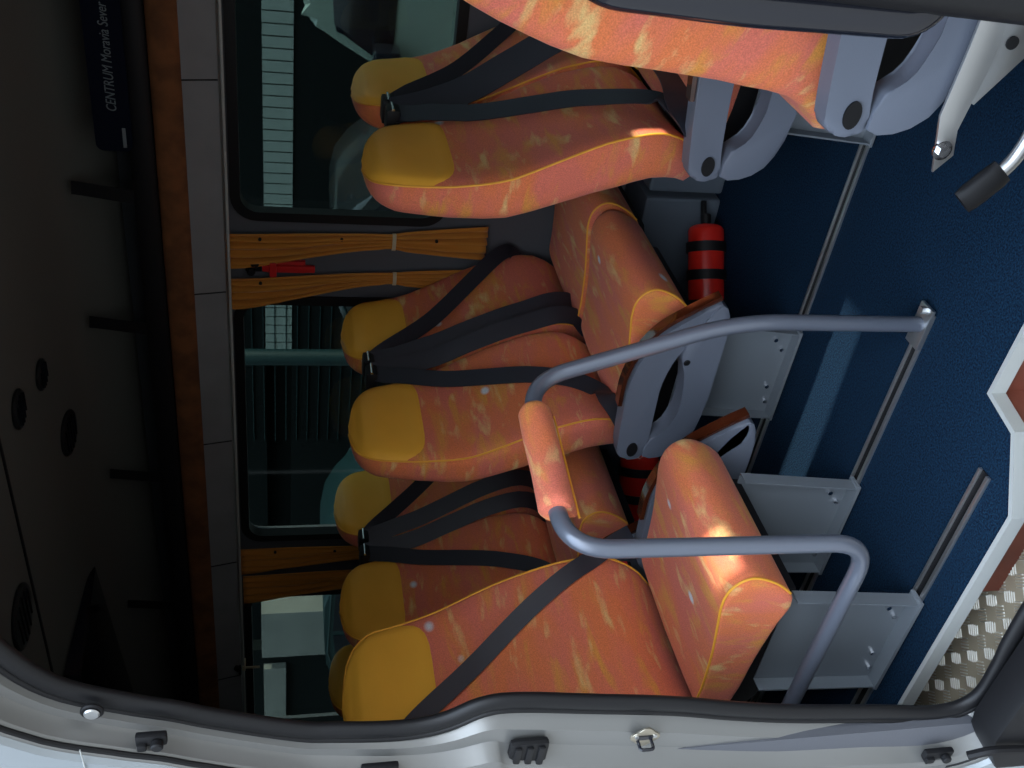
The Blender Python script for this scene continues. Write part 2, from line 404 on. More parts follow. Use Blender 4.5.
for n_, w in enumerate((W1, W2, W3), 1):
    t = bpy.data.objects.new('window_%d' % n_, None); COL.objects.link(t); t['kind'] = 'structure'; t.location = ((w[0] + w[1]) / 2, YW, w[2])
    off = Vector(t.location)
    def sh(ol): return [(p[0] - off.x, p[1] - off.z) for p in ol]
    bm = bmesh.new()
    frame_ring(bm, sh(rrect(w[0] - .012, w[1] + .012, w[2] - .012, w[3] + .012, 0.08)), sh(rrect(w[0] + .018, w[1] - .018, w[2] + .018, w[3] - .018, 0.055)), -0.012, 0.03)
    link('window_seal', bm, M['rubber'], t)
    bm = bmesh.new(); prism_xz(bm, sh(rrect(w[0] + .004, w[1] - .004, w[2] + .004, w[3] - .004, 0.068)), 0.034, 0.039)
    link('window_pane', bm, M['glass'], t, False)
# grey box panel along the foot of the far wall
bm = bmesh.new(); box(bm, (XR, 2.59, 0.0), (-1.25, YW, 0.24), 0.01); box(bm, (-1.235, 2.60, 0.0), (XF, YW, 0.235), 0.01)
struct('baseboard_left', bm, M['lowp'])
# roof, rear wall, added front partition that shapes the sunlight, side wall behind the camera side
bm = bmesh.new()
NC = 14; prof = []
for k in range(NC + 1):
    t = k / NC; y = 0.93 + (YW - 0.93 + .06) * t
    z = 1.95 - 0.20 * abs(2 * t - 1) ** 6
    prof.append((y, z))
va = [[bm.verts.new((x, y, z)) for y, z in prof] for x in (XR, XF)]; vb = [[bm.verts.new((x, y, z + .05)) for y, z in prof] for x in (XR, XF)]
for k in range(NC):
    bm.faces.new((va[0][k], va[0][k + 1], va[1][k + 1], va[1][k])); bm.faces.new((vb[0][k], vb[1][k], vb[1][k + 1], vb[0][k + 1]))
for e in (0, 1):
    for k in range(NC): bm.faces.new((va[e][k], vb[e][k], vb[e][k + 1], va[e][k + 1]))
bm.faces.new((va[0][0], va[1][0], vb[1][0], vb[0][0])); bm.faces.new((va[0][NC], vb[0][NC], vb[1][NC], va[1][NC]))
struct('ceiling', bm, M['ceil'], smooth=True)
bm = bmesh.new()
for (a, b, c, d) in ((1.0, YW, 0, 1.97),): box(bm, (XR - .05, a, c), (XR, b, d))
struct('wall_rear', bm, M['wallp'])
bm = bmesh.new()
# added partition, out of view: its three slots cut the sun into small patches
SL = [(1.31, 1.42, 1.74, 1.82), (1.825, 1.935, 1.19, 1.49), (1.985, 2.045, 1.51, 1.60)]
ys_ = sorted({1.0, YW} | {v for q in SL for v in q[:2]}); zs_ = sorted({0.0, 1.98} | {v for q in SL for v in q[2:]})
for y0, y1 in zip(ys_, ys_[1:]):
    for z0, z1 in zip(zs_, zs_[1:]):
        if not any(q[0] <= y0 and y1 <= q[1] and q[2] <= z0 and z1 <= q[3] for q in SL): box(bm, (XF, y0, z0), (XF + .03, y1, z1))
struct('sun_slot_partition', bm, M['wallp'])

# ================================================================== LUGGAGE RACK, CEILING FITTINGS
rk = thing('luggage_rack', 'overhead luggage rack with orange fabric front edge above the far windows', 'luggage rack', (-1.5, 2.45, 1.53))
def rloc(x, y, z): return (x * 1.06 + 1.5, .25 + (y - 2.45) * .34, (z - 1.3) * 1.102 + 1.3 - 1.53)
bm = bmesh.new()
prof = [(2.715, 1.567), (2.735, 1.471), (2.858, 1.471), (2.858, 1.60), (2.73, 1.61)]
a = [bm.verts.new((XR + .02 + 1.5, y - 2.45, z - 1.53)) for y, z in prof]; b = [bm.verts.new((XF - .02 + 1.5, y - 2.45, z - 1.53)) for y, z in prof]
bm.faces.new(a); bm.faces.new(b[::-1])
for i in range(5): bm.faces.new((a[i], a[(i + 1) % 5], b[(i + 1) % 5], b[i]))
link('rack_underside', bm, M['cornice'], rk, False)
for x in (-1.03, -1.70, -2.30, -2.90, -3.58):
    bm = bmesh.new(); tube(bm, [(x + 1.5, 2.7145 - 2.45, 1.566 - 1.53), (x + 1.5, 2.734 - 2.45, 1.4715 - 1.53)], .0022, 6); link('panel_joint', bm, M['black'], rk, False)
bm = bmesh.new()
tube(bm, [rloc(x, 2.452, 1.574) for x in ((XR + .02) / 1.06, -3, -2, -1, 0, (XF - .02) / 1.06)], 0.016, 16, ry=0.040, ref=(0, 0, 1))
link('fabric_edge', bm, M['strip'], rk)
bm = bmesh.new(); tube(bm, [rloc(x, 2.450, 1.642) for x in ((XR + .02) / 1.06, -2, 0, (XF - .02) / 1.06)], 0.014, 14, ry=0.033, ref=(0, 0, 1)); link('front_lip', bm, M['black'], rk)
for i, x in enumerate((-0.28, -0.75, -1.28, -1.70, -2.28, -2.90)):
    bm = bmesh.new(); ribbon(bm, smooth_path([rloc(x - .015, 2.444, 1.665), rloc(x, 2.444, 1.76), rloc(x + .006, 2.444, 1.80), rloc(x + .008, 2.444, 1.818)], 6), 0.040, 0.003, (1, 0, 0))
    link('retaining_strap', bm, M['black'], rk)
bm = bmesh.new(); box(bm, rloc((XR + .02) / 1.06, 2.49, 1.575), rloc((XF - .02) / 1.06, 2.82, 1.58)); box(bm, rloc((XR + .02) / 1.06, 2.81, 1.58), rloc((XF - .02) / 1.06, 2.825, 1.72)); link('rack_shelf', bm, M['rackd'], rk, False)

# thin pale curtain rail along the window tops, with a bracket near the rear
cr_ = thing('curtain_rail', 'thin pale curtain rail running above all the far windows', 'curtain rail', (-1.5, 2.722, 1.459))
bm = bmesh.new(); tube(bm, [(XR + 1.55, 0, 0), (0, 0, 0), (XF + 1.45, 0, 0)], 0.0045, 10); link('rail_rod', bm, M['trim'], cr_)
bm = bmesh.new(); box(bm, (-2.03, -0.008, -0.008), (-2.00, 0.035, 0.006), 0.002); box(bm, (-2.02, -.006, -0.065), (-2.01, 0.0, 0), 0.001); link('rail_bracket', bm, M['tie'], cr_)
bm = bmesh.new(); cyl(bm, (-2.015, -.012, 0.014), (-2.015, .002, 0.034), 0.012, 12, 0.003); cyl(bm, (-2.04, -.012, 0.014), (-1.99, -.012, 0.014), 0.006, 10); link('rail_knob', bm, M['black'], cr_)

# sign on the rack lip
sg = thing('rack_sign', 'dark navy sign reading CENTRUM Moravia Sever on the luggage rack front', 'sign', (-0.835, 2.655, 1.692))
sg.scale = (1.10, 1.0, 1.10)
bm = bmesh.new(); prism_xz(bm, rrect(-0.345, 0.34, -0.0, 0.085, 0.018), 0, 0.006); link('sign_plate', bm, M['sign'], sg)
def text(s, size, loc, parent, m, name, sx=1.0, shear=0.0):
    cu = bpy.data.curves.new(name, 'FONT'); cu.body = s; cu.size = size; cu.extrude = 0.0006; cu.shear = shear
    to = bpy.data.objects.new('tmp', cu); COL.objects.link(to)
    dg = bpy.context.evaluated_depsgraph_get(); me = bpy.data.meshes.new_from_object(to.evaluated_get(dg))
    bpy.data.objects.remove(to, do_unlink=True); bpy.data.curves.remove(cu)
    me.materials.clear(); me.materials.append(m)
    o = bpy.data.objects.new(name, me); COL.objects.link(o); o.parent = parent; o.location = loc; o.rotation_euler = (PI / 2, 0, 0); o.scale = (sx, 1, 1)
    return o
text('CENTRUM Moravia Sever', 0.032, (-0.245, -0.001, 0.030), sg, M['lett'], 'sign_lettering', 0.74, 0.25)
bm = bmesh.new(); box(bm, (-0.335, -0.001, 0.014), (-0.285, 0.0, 0.022)); link('sign_small_mark', bm, M['lett'], sg, False)   # illegible small print

# round dark vents in the roof lining
def roof_z(y):
    t = (y - 0.93) / (YW - 0.93 + .06); return 1.95 - 0.20 * abs(2 * t - 1) ** 6
def vent(x, y, r, label):
    z = roof_z(y); s = (roof_z(y + .01) - roof_z(y - .01)) / .02
    t = thing('ceiling_vent', label, 'air vent', (x, y, z)); t.rotation_euler = (math.atan(s), 0, 0)
    bm = bmesh.new(); cyl(bm, (0, 0, -0.001), (0, 0, -0.012), r, 28, 0.003); link('vent_ring', bm, M['black'], t)
    bm = bmesh.new()
    for k in range(-2, 3): 
        hw = math.sqrt(max(0, (r * .8) ** 2 - (k * r * .3) ** 2)); box(bm, (-hw, k * r * .3 - .002, -0.016), (hw, k * r * .3 + .002, -0.0125))
    link('vent_louvre', bm, M['darkgloss'], t, False)
vent(-1.68, 2.13, 0.052, 'round black ceiling vent between two others, closest to the middle of the roof')
vent(-1.75, 2.37, 0.045, 'small round black ceiling vent nearest the rack, towards the front')
vent(-2.08, 2.52, 0.072, 'large round black vent beside the luggage rack edge')
vent(-2.12, 1.84, 0.085, 'round black ceiling vent nearest the door, towards the rear')
tag(link('ceiling_seam', tube(bmesh.new(), [(-1.3, 1.95, roof_z(1.95) - .001), (-3.2, 2.0, roof_z(2.0) - .001)], 0.005, 8), M['black']), 'thin black piping seam running along the roof lining', 'seam')
# dark glossy tapering light panel over the rear seats
pn = thing('ceiling_console', 'dark glossy tapering console on the ceiling above the rear seats', 'ceiling console', (-3.1, 2.3, 1.90))
bm = bmesh.new()
a = [bm.verts.new(p) for p in ((0.40, 0.28, 0.045), (0.45, -0.24, 0.045), (-0.40, -0.30, 0.045), (-0.62, 0.44, 0.045))]; b = [bm.verts.new(p) for p in ((0.38, 0.26, 0.03), (0.43, -0.22, 0.0), (-0.38, -0.28, -0.01), (-0.60, 0.41, -0.01))]
bm.faces.new(a); bm.faces.new(b[::-1])
for i in range(4): bm.faces.new((a[i], a[(i + 1) % 4], b[(i + 1) % 4], b[i]))
link('console_body', bm, M['darkgloss'], pn, False)
bm = bmesh.new(); cyl(bm, (-0.30, 0.10, -0.018), (-0.30, 0.10, -0.035), 0.022, 18, 0.004); link('reading_lamp', bm, M['black'], pn)

# ================================================================== CURTAINS
def curtain(label, x_f, x_r, waist_f, waist_r, hem_f, hem_r, z_top, z_w, z_hem, snaps, group):
    x_f, x_r, waist_f, waist_r, hem_f, hem_r = [1.012 * v for v in (x_f, x_r, waist_f, waist_r, hem_f, hem_r)]
    t = thing('curtain', label, 'curtain', ((x_f + x_r) / 2, 2.832, z_hem), 0, group)
    o = Vector(t.location)
    bm = bmesh.new(); NU, NV = 46, 40; G = []
    for i in range(NU + 1):
        u = i / NU; row = []
        for j in range(NV + 1):
            z = z_top + (z_hem - z_top) * j / NV
            if z > z_w: k = (z_top - z) / (z_top - z_w); k = k * k * (3 - 2 * k); xf = x_f + (waist_f - x_f) * k; xr = x_r + (waist_r - x_r) * k
            else: k = (z_w - z) / (z_w - z_hem); k = k ** 0.7; xf = waist_f + (hem_f - waist_f) * k; xr = waist_r + (hem_r - waist_r) * k
            uu = u + 0.012 * math.sin(u * 19 + z * 9)
            amp = 0.010 * min(1, u * 6)
            if abs(z - z_w) < 0.03: amp *= 0.5
            y = -amp * math.sin(u * PI * 9 + z * 2.0 + math.sin(z * 14) * .5) - 0.004 * math.sin(u * 40 + z * 5)
            row.append(bm.verts.new((xf + (xr - xf) * uu - o.x, y - 0.006, z - o.z)))
        G.append(row)
    grid_faces(bm, G)
    cl = link('curtain_cloth', bm, M['curtain'], t, angle=180)
    md = cl.modifiers.new('thickness', 'SOLIDIFY'); md.thickness = 0.002
    if z_w > z_hem + 0.02:
        bm = bmesh.new(); xm = (waist_f + waist_r) / 2 - o.x; hw = abs(waist_f - waist_r) / 2 + .004
        pts = [(xm + hw * math.cos(a), -0.006 + 0.015 * math.sin(a), z_w - o.z) for a in [2 * PI * k / 24 for k in range(25)]]
        ribbon(bm, pts, 0.012, 0.002, (0, 0, 1)); link('tie_band', bm, M['tie'], t)
    for z in snaps:
        k = (z_top - z) / (z_top - z_w) if z > z_w else 0; k = max(0, min(1, k)); k = k * k * (3 - 2 * k)
        xe = x_f + (waist_f - x_f) * k - 0.014 if z > z_w else waist_f - 0.012
        bm = bmesh.new(); cyl(bm, (xe - o.x, -0.012, z - o.z), (xe - o.x, -0.020, z - o.z), 0.0055, 12, 0.001); link('snap_button', bm, M['black'], t)
GC = 'tied orange curtains at the far windows'
curtain('orange curtain tied back beside the front window, ahead of the red hammer', -1.527, -1.65, -1.515, -1.565, -1.475, -1.60, 1.472, 0.955, 0.655, (1.37, 1.12, 0.82), GC)
curtain('orange curtain tied back just behind the red hammer, at the middle window', -1.685, -1.80, -1.655, -1.692, -1.63, -1.72, 1.470, 0.945, 0.64, (1.37,), GC)
curtain('orange curtain at the rear edge of the middle window, partly behind seats', -2.89, -3.03, -2.90, -2.965, -2.90, -2.97, 1.462, 0.95, 0.70, (1.33, 1.10), GC)
curtain('rearmost orange curtain, at the front edge of the rear window', -3.04, -3.20, -3.035, -3.13, -3.03, -3.12, 1.455, 0.95, 0.70, (), GC)

# red emergency hammer on the window pillar
hm = thing('emergency_hammer', 'red emergency hammer mounted on the pillar between two orange curtains', 'hammer', (-1.67, 2.84, 1.29))
bm = bmesh.new(); box(bm, (-0.012, -0.012, -0.09), (0.010, 0.004, 0.075), 0.004); box(bm, (-0.03, -0.016, 0.03), (0.022, 0.004, 0.052), 0.004); link('hammer_handle', bm, M['red'], hm)
bm = bmesh.new(); cyl(bm, (-0.042, -0.006, 0.041), (0.034, -0.006, 0.041), 0.007, 14, 0.002); link('hammer_head', bm, M['chrome'], hm)
bm = bmesh.new(); box(bm, (-0.022, 0.003, -0.06), (0.020, 0.018, 0.06), 0.003); link('hammer_bracket', bm, M['red'], hm)
hk = thing('coat_hook', 'small black double hook above the red emergency hammer', 'hook', (-1.67, 2.845, 1.387))
bm = bmesh.new(); cyl(bm, (0.012, 0.014, 0.0), (0.012, -0.02, 0.0), 0.013, 14, 0.003); cyl(bm, (-0.014, 0.014, 0.012), (-0.014, -0.02, 0.012), 0.013, 14, 0.003); box(bm, (-0.025, 0.006, -0.02), (0.025, 0.015, 0.03), 0.003); link('hook_body', bm, M['black'], hk)

# ================================================================== SEATS
TW = [(.37, .105), (.40, .145), (.45, .180), (.54, .206), (.64, .214), (.76, .216), (.85, .209), (.94, .188), (1.04, .168), (1.09, .158), (1.125, .138), (1.148, .108), (1.160, .072), (1.166, .030), (1.168, .004)]
TF = [(.37, .015), (.42, .045), (.465, .080), (.53, .096), (.62, .080), (.75, .026), (.88, -.036), (1.0, -.066), (1.10, -.076), (1.168, -.080)]
TT = [(.37, .060), (.42, .095), (.50, .120), (.62, .135), (.80, .120), (.95, .098), (1.08, .085), (1.168, .080)]
WS = 1.0
def sec(z):
    w = interp(TW, z) * WS; f = interp(TF, z); t = interp(TT, z)
    k = 1.0
    if z > 1.085: k = math.sqrt(max(0.03, 1 - ((z - 1.085) / 0.084) ** 2))
    if z < .42: k = min(k, math.sqrt(max(0.1, 1 - ((.42 - z) / .055) ** 2)))
    c = f - t * 0.5; return w, c + t * 0.5 * k, c - t * 0.5 * k
def front_x(u, z):
    w, xf, xb = sec(z)
    bol = 0.016 * max(0, min(1, (0.98 - z) / 0.2))
    cen = 0.010 * max(0, min(1, (z - 1.0) / 0.1))
    edge = 0.010 * abs(u) ** 14
    return xf - bol * (1 - abs(u) ** 2.2) - edge + cen * (1 - u * u) * (0 if z > 1.14 else 1) - 0.0
ZS = [.37, .385, .40, .42, .45, .48, .52, .56, .60, .65, .70, .75, .80, .85, .90, .94, .98, 1.02, 1.05, 1.08, 1.10, 1.115, 1.13, 1.142, 1.152, 1.160, 1.165, 1.168]
US = [-1, -.97, -.92, -.82, -.65, -.45, -.2, 0, .2, .45, .65, .82, .92, .97, 1]
def backrest_bm():
    bm = bmesh.new(); G = []
    for z in ZS:
        w, xf, xb = sec(z); ring = []
        for u in US: ring.append((front_x(u, z), u * w, z))
        d = xf - xb; r = min(0.035, d * 0.45, w * 0.5)
        e = front_x(1, z)
        ring.append((xf - d * .35, w * 1.0 + .004, z))
        for a in (0, 30, 60, 90):
            aa = math.radians(a); ring.append((xb + r - r * math.sin(aa), w + .004 - r + r * math.cos(aa), z))
        ring.append((xb, 0, z))
        for a in (90, 60, 30, 0):
            aa = math.radians(a); ring.append((xb + r - r * math.sin(aa), -(w + .004 - r + r * math.cos(aa)), z))
        ring.append((xf - d * .35, -w - .004, z))
        G.append([bm.verts.new(p) for p in ring])
    n = len(G[0])
    for a, b in zip(G, G[1:]):
        for k in range(n): bm.faces.new((a[k], a[(k + 1) % n], b[(k + 1) % n], b[k]))
    bm.faces.new(G[0][::-1]); bm.faces.new(G[-1]); return bm
def back_piping_near_bm(): return back_piping_bm(False)
def back_piping_bm(full=True):
    bm = bmesh.new(); zz = [z for z in ZS if z > .38]
    P = [(front_x(-1, z) + .001, -sec(z)[0] - .001, z) for z in zz] + ([(front_x(1, z) + .001, sec(z)[0] + .001, z) for z in reversed(zz)] if full else [])
    P = smooth_path(P, 2); tube(bm, P, 0.0026, 8); return bm
def headrest_bm():
    bm = bmesh.new(); G = []; NU, NV = 24, 18
    for i in range(NU + 1):
        u = -0.996 + 1.992 * i / NU; row = []
        zl = 0.958 + 0.06 * abs(u) ** 6
        for j in range(NV + 1):
            t = j / NV; z = zl + (1.167 - zl) * (1 - (1 - t) ** 1.5)
            w = sec(z)[0]; e = 0.0035 if 0 < j and 0 < i < NU else (0.0016 if j > 0 else -0.001)
            row.append(bm.verts.new((front_x(u, z) + e, u * w, z + (0.002 if j == NV else 0))))
        G.append(row)
    grid_faces(bm, G); return bm
# seat cushion: side outline in XZ, rounded
CP = [(.085, .372), (.072, .405), (.076, .430), (.105, .446), (.16, .447), (.22, .450), (.28, .455), (.36, .466), (.415, .473), (.455, .468), (.482, .446), (.487, .415), (.468, .370), (.440, .335), (.410, .322), (.36, .335), (.25, .352), (.15, .360)]
def cushion_bm(hw=.212):
    bm = bmesh.new(); C = smooth_path(CP + [CP[0]], 3)[:-1]; cx = .21; cz = .40
    ys = [(-1, .10), (-.999, .5), (-.998, .86), (-.992, .965), (-.97, .995), (-.9, 1.0), (-.6, 1.0), (0, 1.0), (.6, 1.0), (.9, 1.0), (.97, .995), (.992, .965), (.998, .86), (.999, .5), (1, .10)]
    G = []
    for y, s in ys:
        G.append([bm.verts.new((cx + (p.x - cx) * s, y * hw, cz + (p.y - cz) * s + (0.006 * (1 - y * y) if p.y > .43 else 0))) for p in [Vector((q[0], q[1])) for q in C]])
    n = len(C)
    for a, b in zip(G, G[1:]):
        for k in range(n): bm.faces.new((a[k], a[(k + 1) % n], b[(k + 1) % n], b[k]))
    bm.faces.new(G[0][::-1]); bm.faces.new(G[-1]); return bm
def cushion_piping_bm(hw=.212):
    bm = bmesh.new()
    for s in (-1,): 
        P = smooth_path([(p[0], s * hw * .985, p[1] + .0005) for p in CP[1:14]], 4); tube(bm, P, 0.0026, 8)
    return bm
def leg_bm(x0=.095, x1=.365, y=0.0, zt=.30):
    bm = bmesh.new()
    poly = [(x0, .008), (x1, .008), (x1 + .03, zt), (x0 + .02, zt)]
    prism_xz(bm, poly, y - .002, y + .002)
    for (a, b) in ((poly[1], poly[2]), (poly[0], poly[3])):   # folded edge flanges
        s = -1
        vs = []
        for (px, pz) in (a, b):
            for dx, dy in ((-.002, 0), (.002, 0), (.002, -.032), (-.002, -.032)): vs.append(bm.verts.new((px + dx, y + dy, pz)))
        for q in ((0, 1, 2, 3), (7, 6, 5, 4), (0, 4, 5, 1), (1, 5, 6, 2), (2, 6, 7, 3), (3, 7, 4, 0)): bm.faces.new([vs[k] for k in q])
    box(bm, (x0 - .005, y - .036, .008), (x1 + .01, y + .006, .016), .001)
    return bm
def bolts(parent, x0, x1, y):
    for x, z in ((x1 - .03, .06), (x1 - .06, .035), (x0 + .04, .03), (x0 + .09, .04)):
        def f():
            bm = bmesh.new(); cyl(bm, (0, -.002, 0), (0, -.010, 0), .006, 6); return bm
        b_ = mesh_once('bolt', f, M['chrome'], parent, 'bolt'); b_.location = (x, y, z)
ARM_U = [(.020, .440), (.030, .462), (.059, .472), (.16, .480), (.27, .482), (.350, .462), (.415, .420), (.470, .350), (.500, .300), (.455, .290), (.395, .345), (.347, .378), (.27, .398), (.191, .398), (.092, .394), (.040, .396), (.024, .410)]
ARM_L = [(.034, .400), (.030, .355), (.060, .305), (.124, .278), (.223, .268), (.302, .268), (.407, .268), (.470, .275), (.50, .300), (.45, .335), (.400, .360), (.350, .368), (.300, .350), (.223, .338), (.150, .342), (.110, .362), (.092, .392)]
ARM_US = [(.020, .440), (.030, .466), (.059, .476), (.16, .490), (.27, .500), (.40, .506), (.485, .500), (.49, .46), (.46, .432), (.36, .428), (.27, .424), (.191, .420), (.092, .410), (.040, .400), (.024, .410)]
def ext_smooth(poly, n=3):
    m = len(poly); out = []
    for i in range(m):
        p0, p1, p2, p3 = [Vector((*poly[(i + k) % m], 0)) for k in (-1, 0, 1, 2)]
        for k in range(n):
            t = k / n; q = 0.5 * ((2 * p1) + (-p0 + p2) * t + (2 * p0 - 5 * p1 + 4 * p2 - p3) * t * t + (-p0 + 3 * p1 - 3 * p2 + p3) * t ** 3); out.append((q.x, q.y))
    return out
def arm(parent, side, curved=True, y=.245, dz=-.012):
    y0, y1 = (side * y, side * (y + .045)); y0, y1 = min(y0, y1), max(y0, y1)
    a = link('armrest', prism_xz(bmesh.new(), ext_smooth(ARM_U if curved else ARM_US), y0, y1, .008), M['grey'], parent, angle=50); a['label'] = 'grey plastic armrest'
    P = [(.19, .487), (.27, .489), (.352, .469), (.42, .427), (.476, .355), (.512, .298)] if curved else [(.19, .496), (.27, .505), (.40, .511), (.49, .507)]
    bm = bmesh.new(); ribbon(bm, smooth_path([(p[0], (y0 + y1) / 2, p[1] + .003) for p in P], 5), .028, .010, (0, 1, 0)); w = link('armrest_top', bm, M['brown'], a); w['label'] = 'glossy brown wooden armrest top'
    bm = bmesh.new(); yo = y0 if side < 0 else y1
    prism_xz(bm, [(.055 + .022 * math.cos(t), .432 + .014 * math.sin(t)) for t in [2 * PI * k / 20 for k in range(20)]], yo - .004, yo + .004); link('pivot_cap', bm, M['black'], a)
    l = link('side_bracket', prism_xz(bmesh.new(), ext_smooth(ARM_L, 2), y0 - (.006 if side < 0 else -.0), y1 + (.006 if side > 0 else 0), .004), M['grey'], parent, angle=50)
    bm = bmesh.new(); cyl(bm, (.335, yo - side * .004, .352), (.335, yo + side * .008, .352), .010, 14, .003); link('recline_lever', bm, M['black'], l)
    a.location.z = dz; l.location.z = dz
    return a
def belt_pts(P, lift=.020):
    """P: (y, z[, extra x]) waypoints laid over the backrest front"""
    Q = smooth_path([(p[2] if len(p) > 2 else 0, p[0], p[1]) for p in P], 8); out = []
    for q in Q:
        w = sec(min(max(q.z, .40), 1.15))[0]; u = max(-1, min(1, q.y / w)); zz = min(max(q.z, .42), 1.15)
        out.append(Vector((front_x(u, zz) + lift + q.x, q.y, q.z)))
    return out
def strap_sides(P):
    out = []
    for i in range(len(P)):
        t = (P[min(i + 1, len(P) - 1)] - P[max(i - 1, 0)]).normalized(); s = t.cross(Vector((.86, -.50, 0)))
        out.append(s if s.length > .3 else (out[-1] if out else Vector((0, 1, 0))))
    return out
def belt(parent, gside, diag, drop, name='seat_belt'):
    bm = bmesh.new(); P = belt_pts(diag); ribbon(bm, P, .050 if drop else .044, .003, strap_sides(P)); b = link(name, bm, M['belt'], parent, angle=60)
    if drop:
        bm = bmesh.new(); P = belt_pts(drop, .022); ribbon(bm, P, .078 if len(drop) > 5 else .056, .003, strap_sides(P)); link('belt_drop', bm, M['belt'], b)
    g = gside
    bm = bmesh.new(); gy = diag[0][0]; gz = diag[0][1]; gx = P[0].x
    box(bm, (gx - .05, gy - .026, gz - .012), (gx + .012, gy + .026, gz + .022), .008); gd = link('belt_guide', bm, M['black'], parent)
    bm = bmesh.new(); cyl(bm, (gx + .012, gy - .024, gz + .006), (gx + .012, gy + .024, gz + .006), .004, 10); link('guide_pin', bm, M['chrome'], gd)
    return b
def make_seat(loc, label, arms=(), gside=1, legs=(), diag=None, drop=None, curved=True, group='upholstered passenger seats', buckle=True, dz=0.0, leg_y=0):
    t = thing('passenger_seat', label, 'seat', (loc[0], loc[1], 0), 0, group)
    return t
_cache = {}
def mesh_once(key, fn, m, parent, name, **kw):
    if key not in _cache:
        o = link(name, fn(), m, parent, **kw); _cache[key] = o.data; return o
    o = bpy.data.objects.new(name, _cache[key]); COL.objects.link(o); o.parent = parent; return o
def seat(x, y, label, group, arm_side=0, curved=True, gside=1, diag=None, drop=None, legs=(), z=0.0, buckle=None, sx=1.0, base=True, zs=.962, bw=1.0):
    t = thing('passenger_seat', label, 'seat', (x, y, z), 0, group)
    t.scale = (1, sx, 1)
    b = mesh_once('back', backrest_bm, M['fabric'], t, 'backrest', angle=70)
    mesh_once('bpipe' if bw > 1 else 'bpipe_near', back_piping_bm if bw > 1 else back_piping_near_bm, M['piping'], b, 'backrest_piping')
    h = mesh_once('head', headrest_bm, M['leather'], t, 'headrest_cover', angle=180); h['label'] = 'smooth yellow leather headrest cover'
    c = mesh_once('cush', cushion_bm, M['fabric_h'], t, 'seat_cushion', angle=60)
    mesh_once('cpipe', cushion_piping_bm, M['piping'], c, 'cushion_piping')
    if base:
        def base_bm():
            bm = bmesh.new(); prism_xz(bm, [(.0, .31), (.05, .275), (.34, .272), (.40, .290), (.405, .318), (.36, .330), (.25, .345), (.10, .352), (-.02, .362)], -.165, .165, .006); return bm
        s = mesh_once('base', base_bm, M['black'], t, 'seat_base'); 
    for (ly, x0, x1) in legs:
        l = link('leg', leg_bm(x0, x1, ly), M['legm'], t, False); bolts(l, x0, x1, ly)
    if arm_side: arm(t, arm_side, curved, dz=-.04 if arm_side > 0 else -.012)
    if diag: belt(t, gside, diag, drop)
    b.scale = h.scale = (1, bw, zs)
    if buckle:
        bm = bmesh.new(); by = buckle; box(bm, (.02, by - .016, .45), (.05, by + .016, .50), .005); k = link('buckle', bm, M['black'], t)
        bm = bmesh.new(); box(bm, (.048, by - .010, .462), (.056, by + .010, .490), .002); link('buckle_button', bm, M['red'], k)
    return t
G2 = 'double seats along the far windows'
near_leg = ((-.185, .095, .365),); far_leg = ((.185, .095, .365),)
Y5, Y6 = 2.150, 2.602
seat(-1.665, Y5, 'aisle seat of the middle row, behind the padded grab rail, with grey armrest', G2, -1, True, 1, [(.20, 1.045), (.095, .83), (.0, .63), (-.06, .54, .01), (-.13, .485, .03), (-.19, .478, .05), (-.24, .44, .03)], [(.205, 1.045), (.225, .80), (.235, .6), (.235, .46, .03), (.232, .38, .0)], near_leg, buckle=-.12)
seat(-1.665, Y6, 'window seat of the middle row, its yellow headrest overlapping the tied curtain', G2, 0, True, -1, [(-.19, 1.05), (-.04, .86), (.10, .71), (.20, .59), (.205, .55, -.04)], [(-.19, 1.05), (-.165, .80), (-.15, .60), (-.13, .45, .03), (-.12, .39, .0)], far_leg)
seat(-.875, Y5, 'aisle seat of the front row, yellow piping lit along its near side', G2, -1, False, 1, [(.195, 1.035), (.085, .81), (-.01, .62), (-.12, .51, .03), (-.19, .49, .05), (-.24, .45, .03)], [(.2, 1.04), (.225, .82, .02), (.26, .66, .04), (.25, .53, .08), (.10, .475, .10), (-.08, .465, .09), (-.20, .47, .06), (-.24, .44, .04)], near_leg, buckle=-.14)
seat(-.875, Y6, 'window seat of the front row, its headrest topmost in the photo', G2, 0, True, -1, [(-.19, 1.04), (-.06, .87), (.08, .73), (.19, .61), (.20, .57, -.04)], None, far_leg)
seat(-2.40, Y5, 'aisle seat of the third row, between the big near seat and middle row', G2, -1, True, 1, [(.19, 1.03), (.09, .80), (.0, .62), (-.08, .5, .02), (-.1, .46, .02)], [(.195, 1.03), (.215, .78), (.23, .5, .02), (.23, .4, .0)], near_leg)
seat(-2.40, Y6, 'window seat of the third row, directly behind the middle-row aisle seat', G2, 0, True, -1, [(-.19, 1.03), (-.03, .86), (.12, .68), (.2, .58), (.205, .55, -.04)], [(-.19, 1.03), (-.15, .78), (-.12, .48, .03), (-.12, .4, .0)], far_leg)
seat(-3.25, 2.50, 'rearmost seat, only the edge of its headrest showing in the dark', 'rear bench seats', legs=((-.185, .095, .365), (.185, .095, .365)))
seat(-1.835, 1.385, 'large single seat nearest the door pillar, bright orange with yellow headrest', 'single seats on the door side', 1, True, -1, [(-.28, 1.14, .02), (-.12, 1.04, .0), (0, .90), (.12, .74), (.22, .56), (.27, .46, .04)], None, ((-.165, .095, .365), (.150, .125, .400)), buckle=.235, zs=1.0, bw=1.12)
s9 = seat(-.545, 1.575, 'frontmost single seat seen edge-on at the photo top, beside the dark pillar', 'single seats on the door side', -1, False, -1, None, None, (), z=0.045, zs=1.0)
s9.scale = (1, .86, 1)
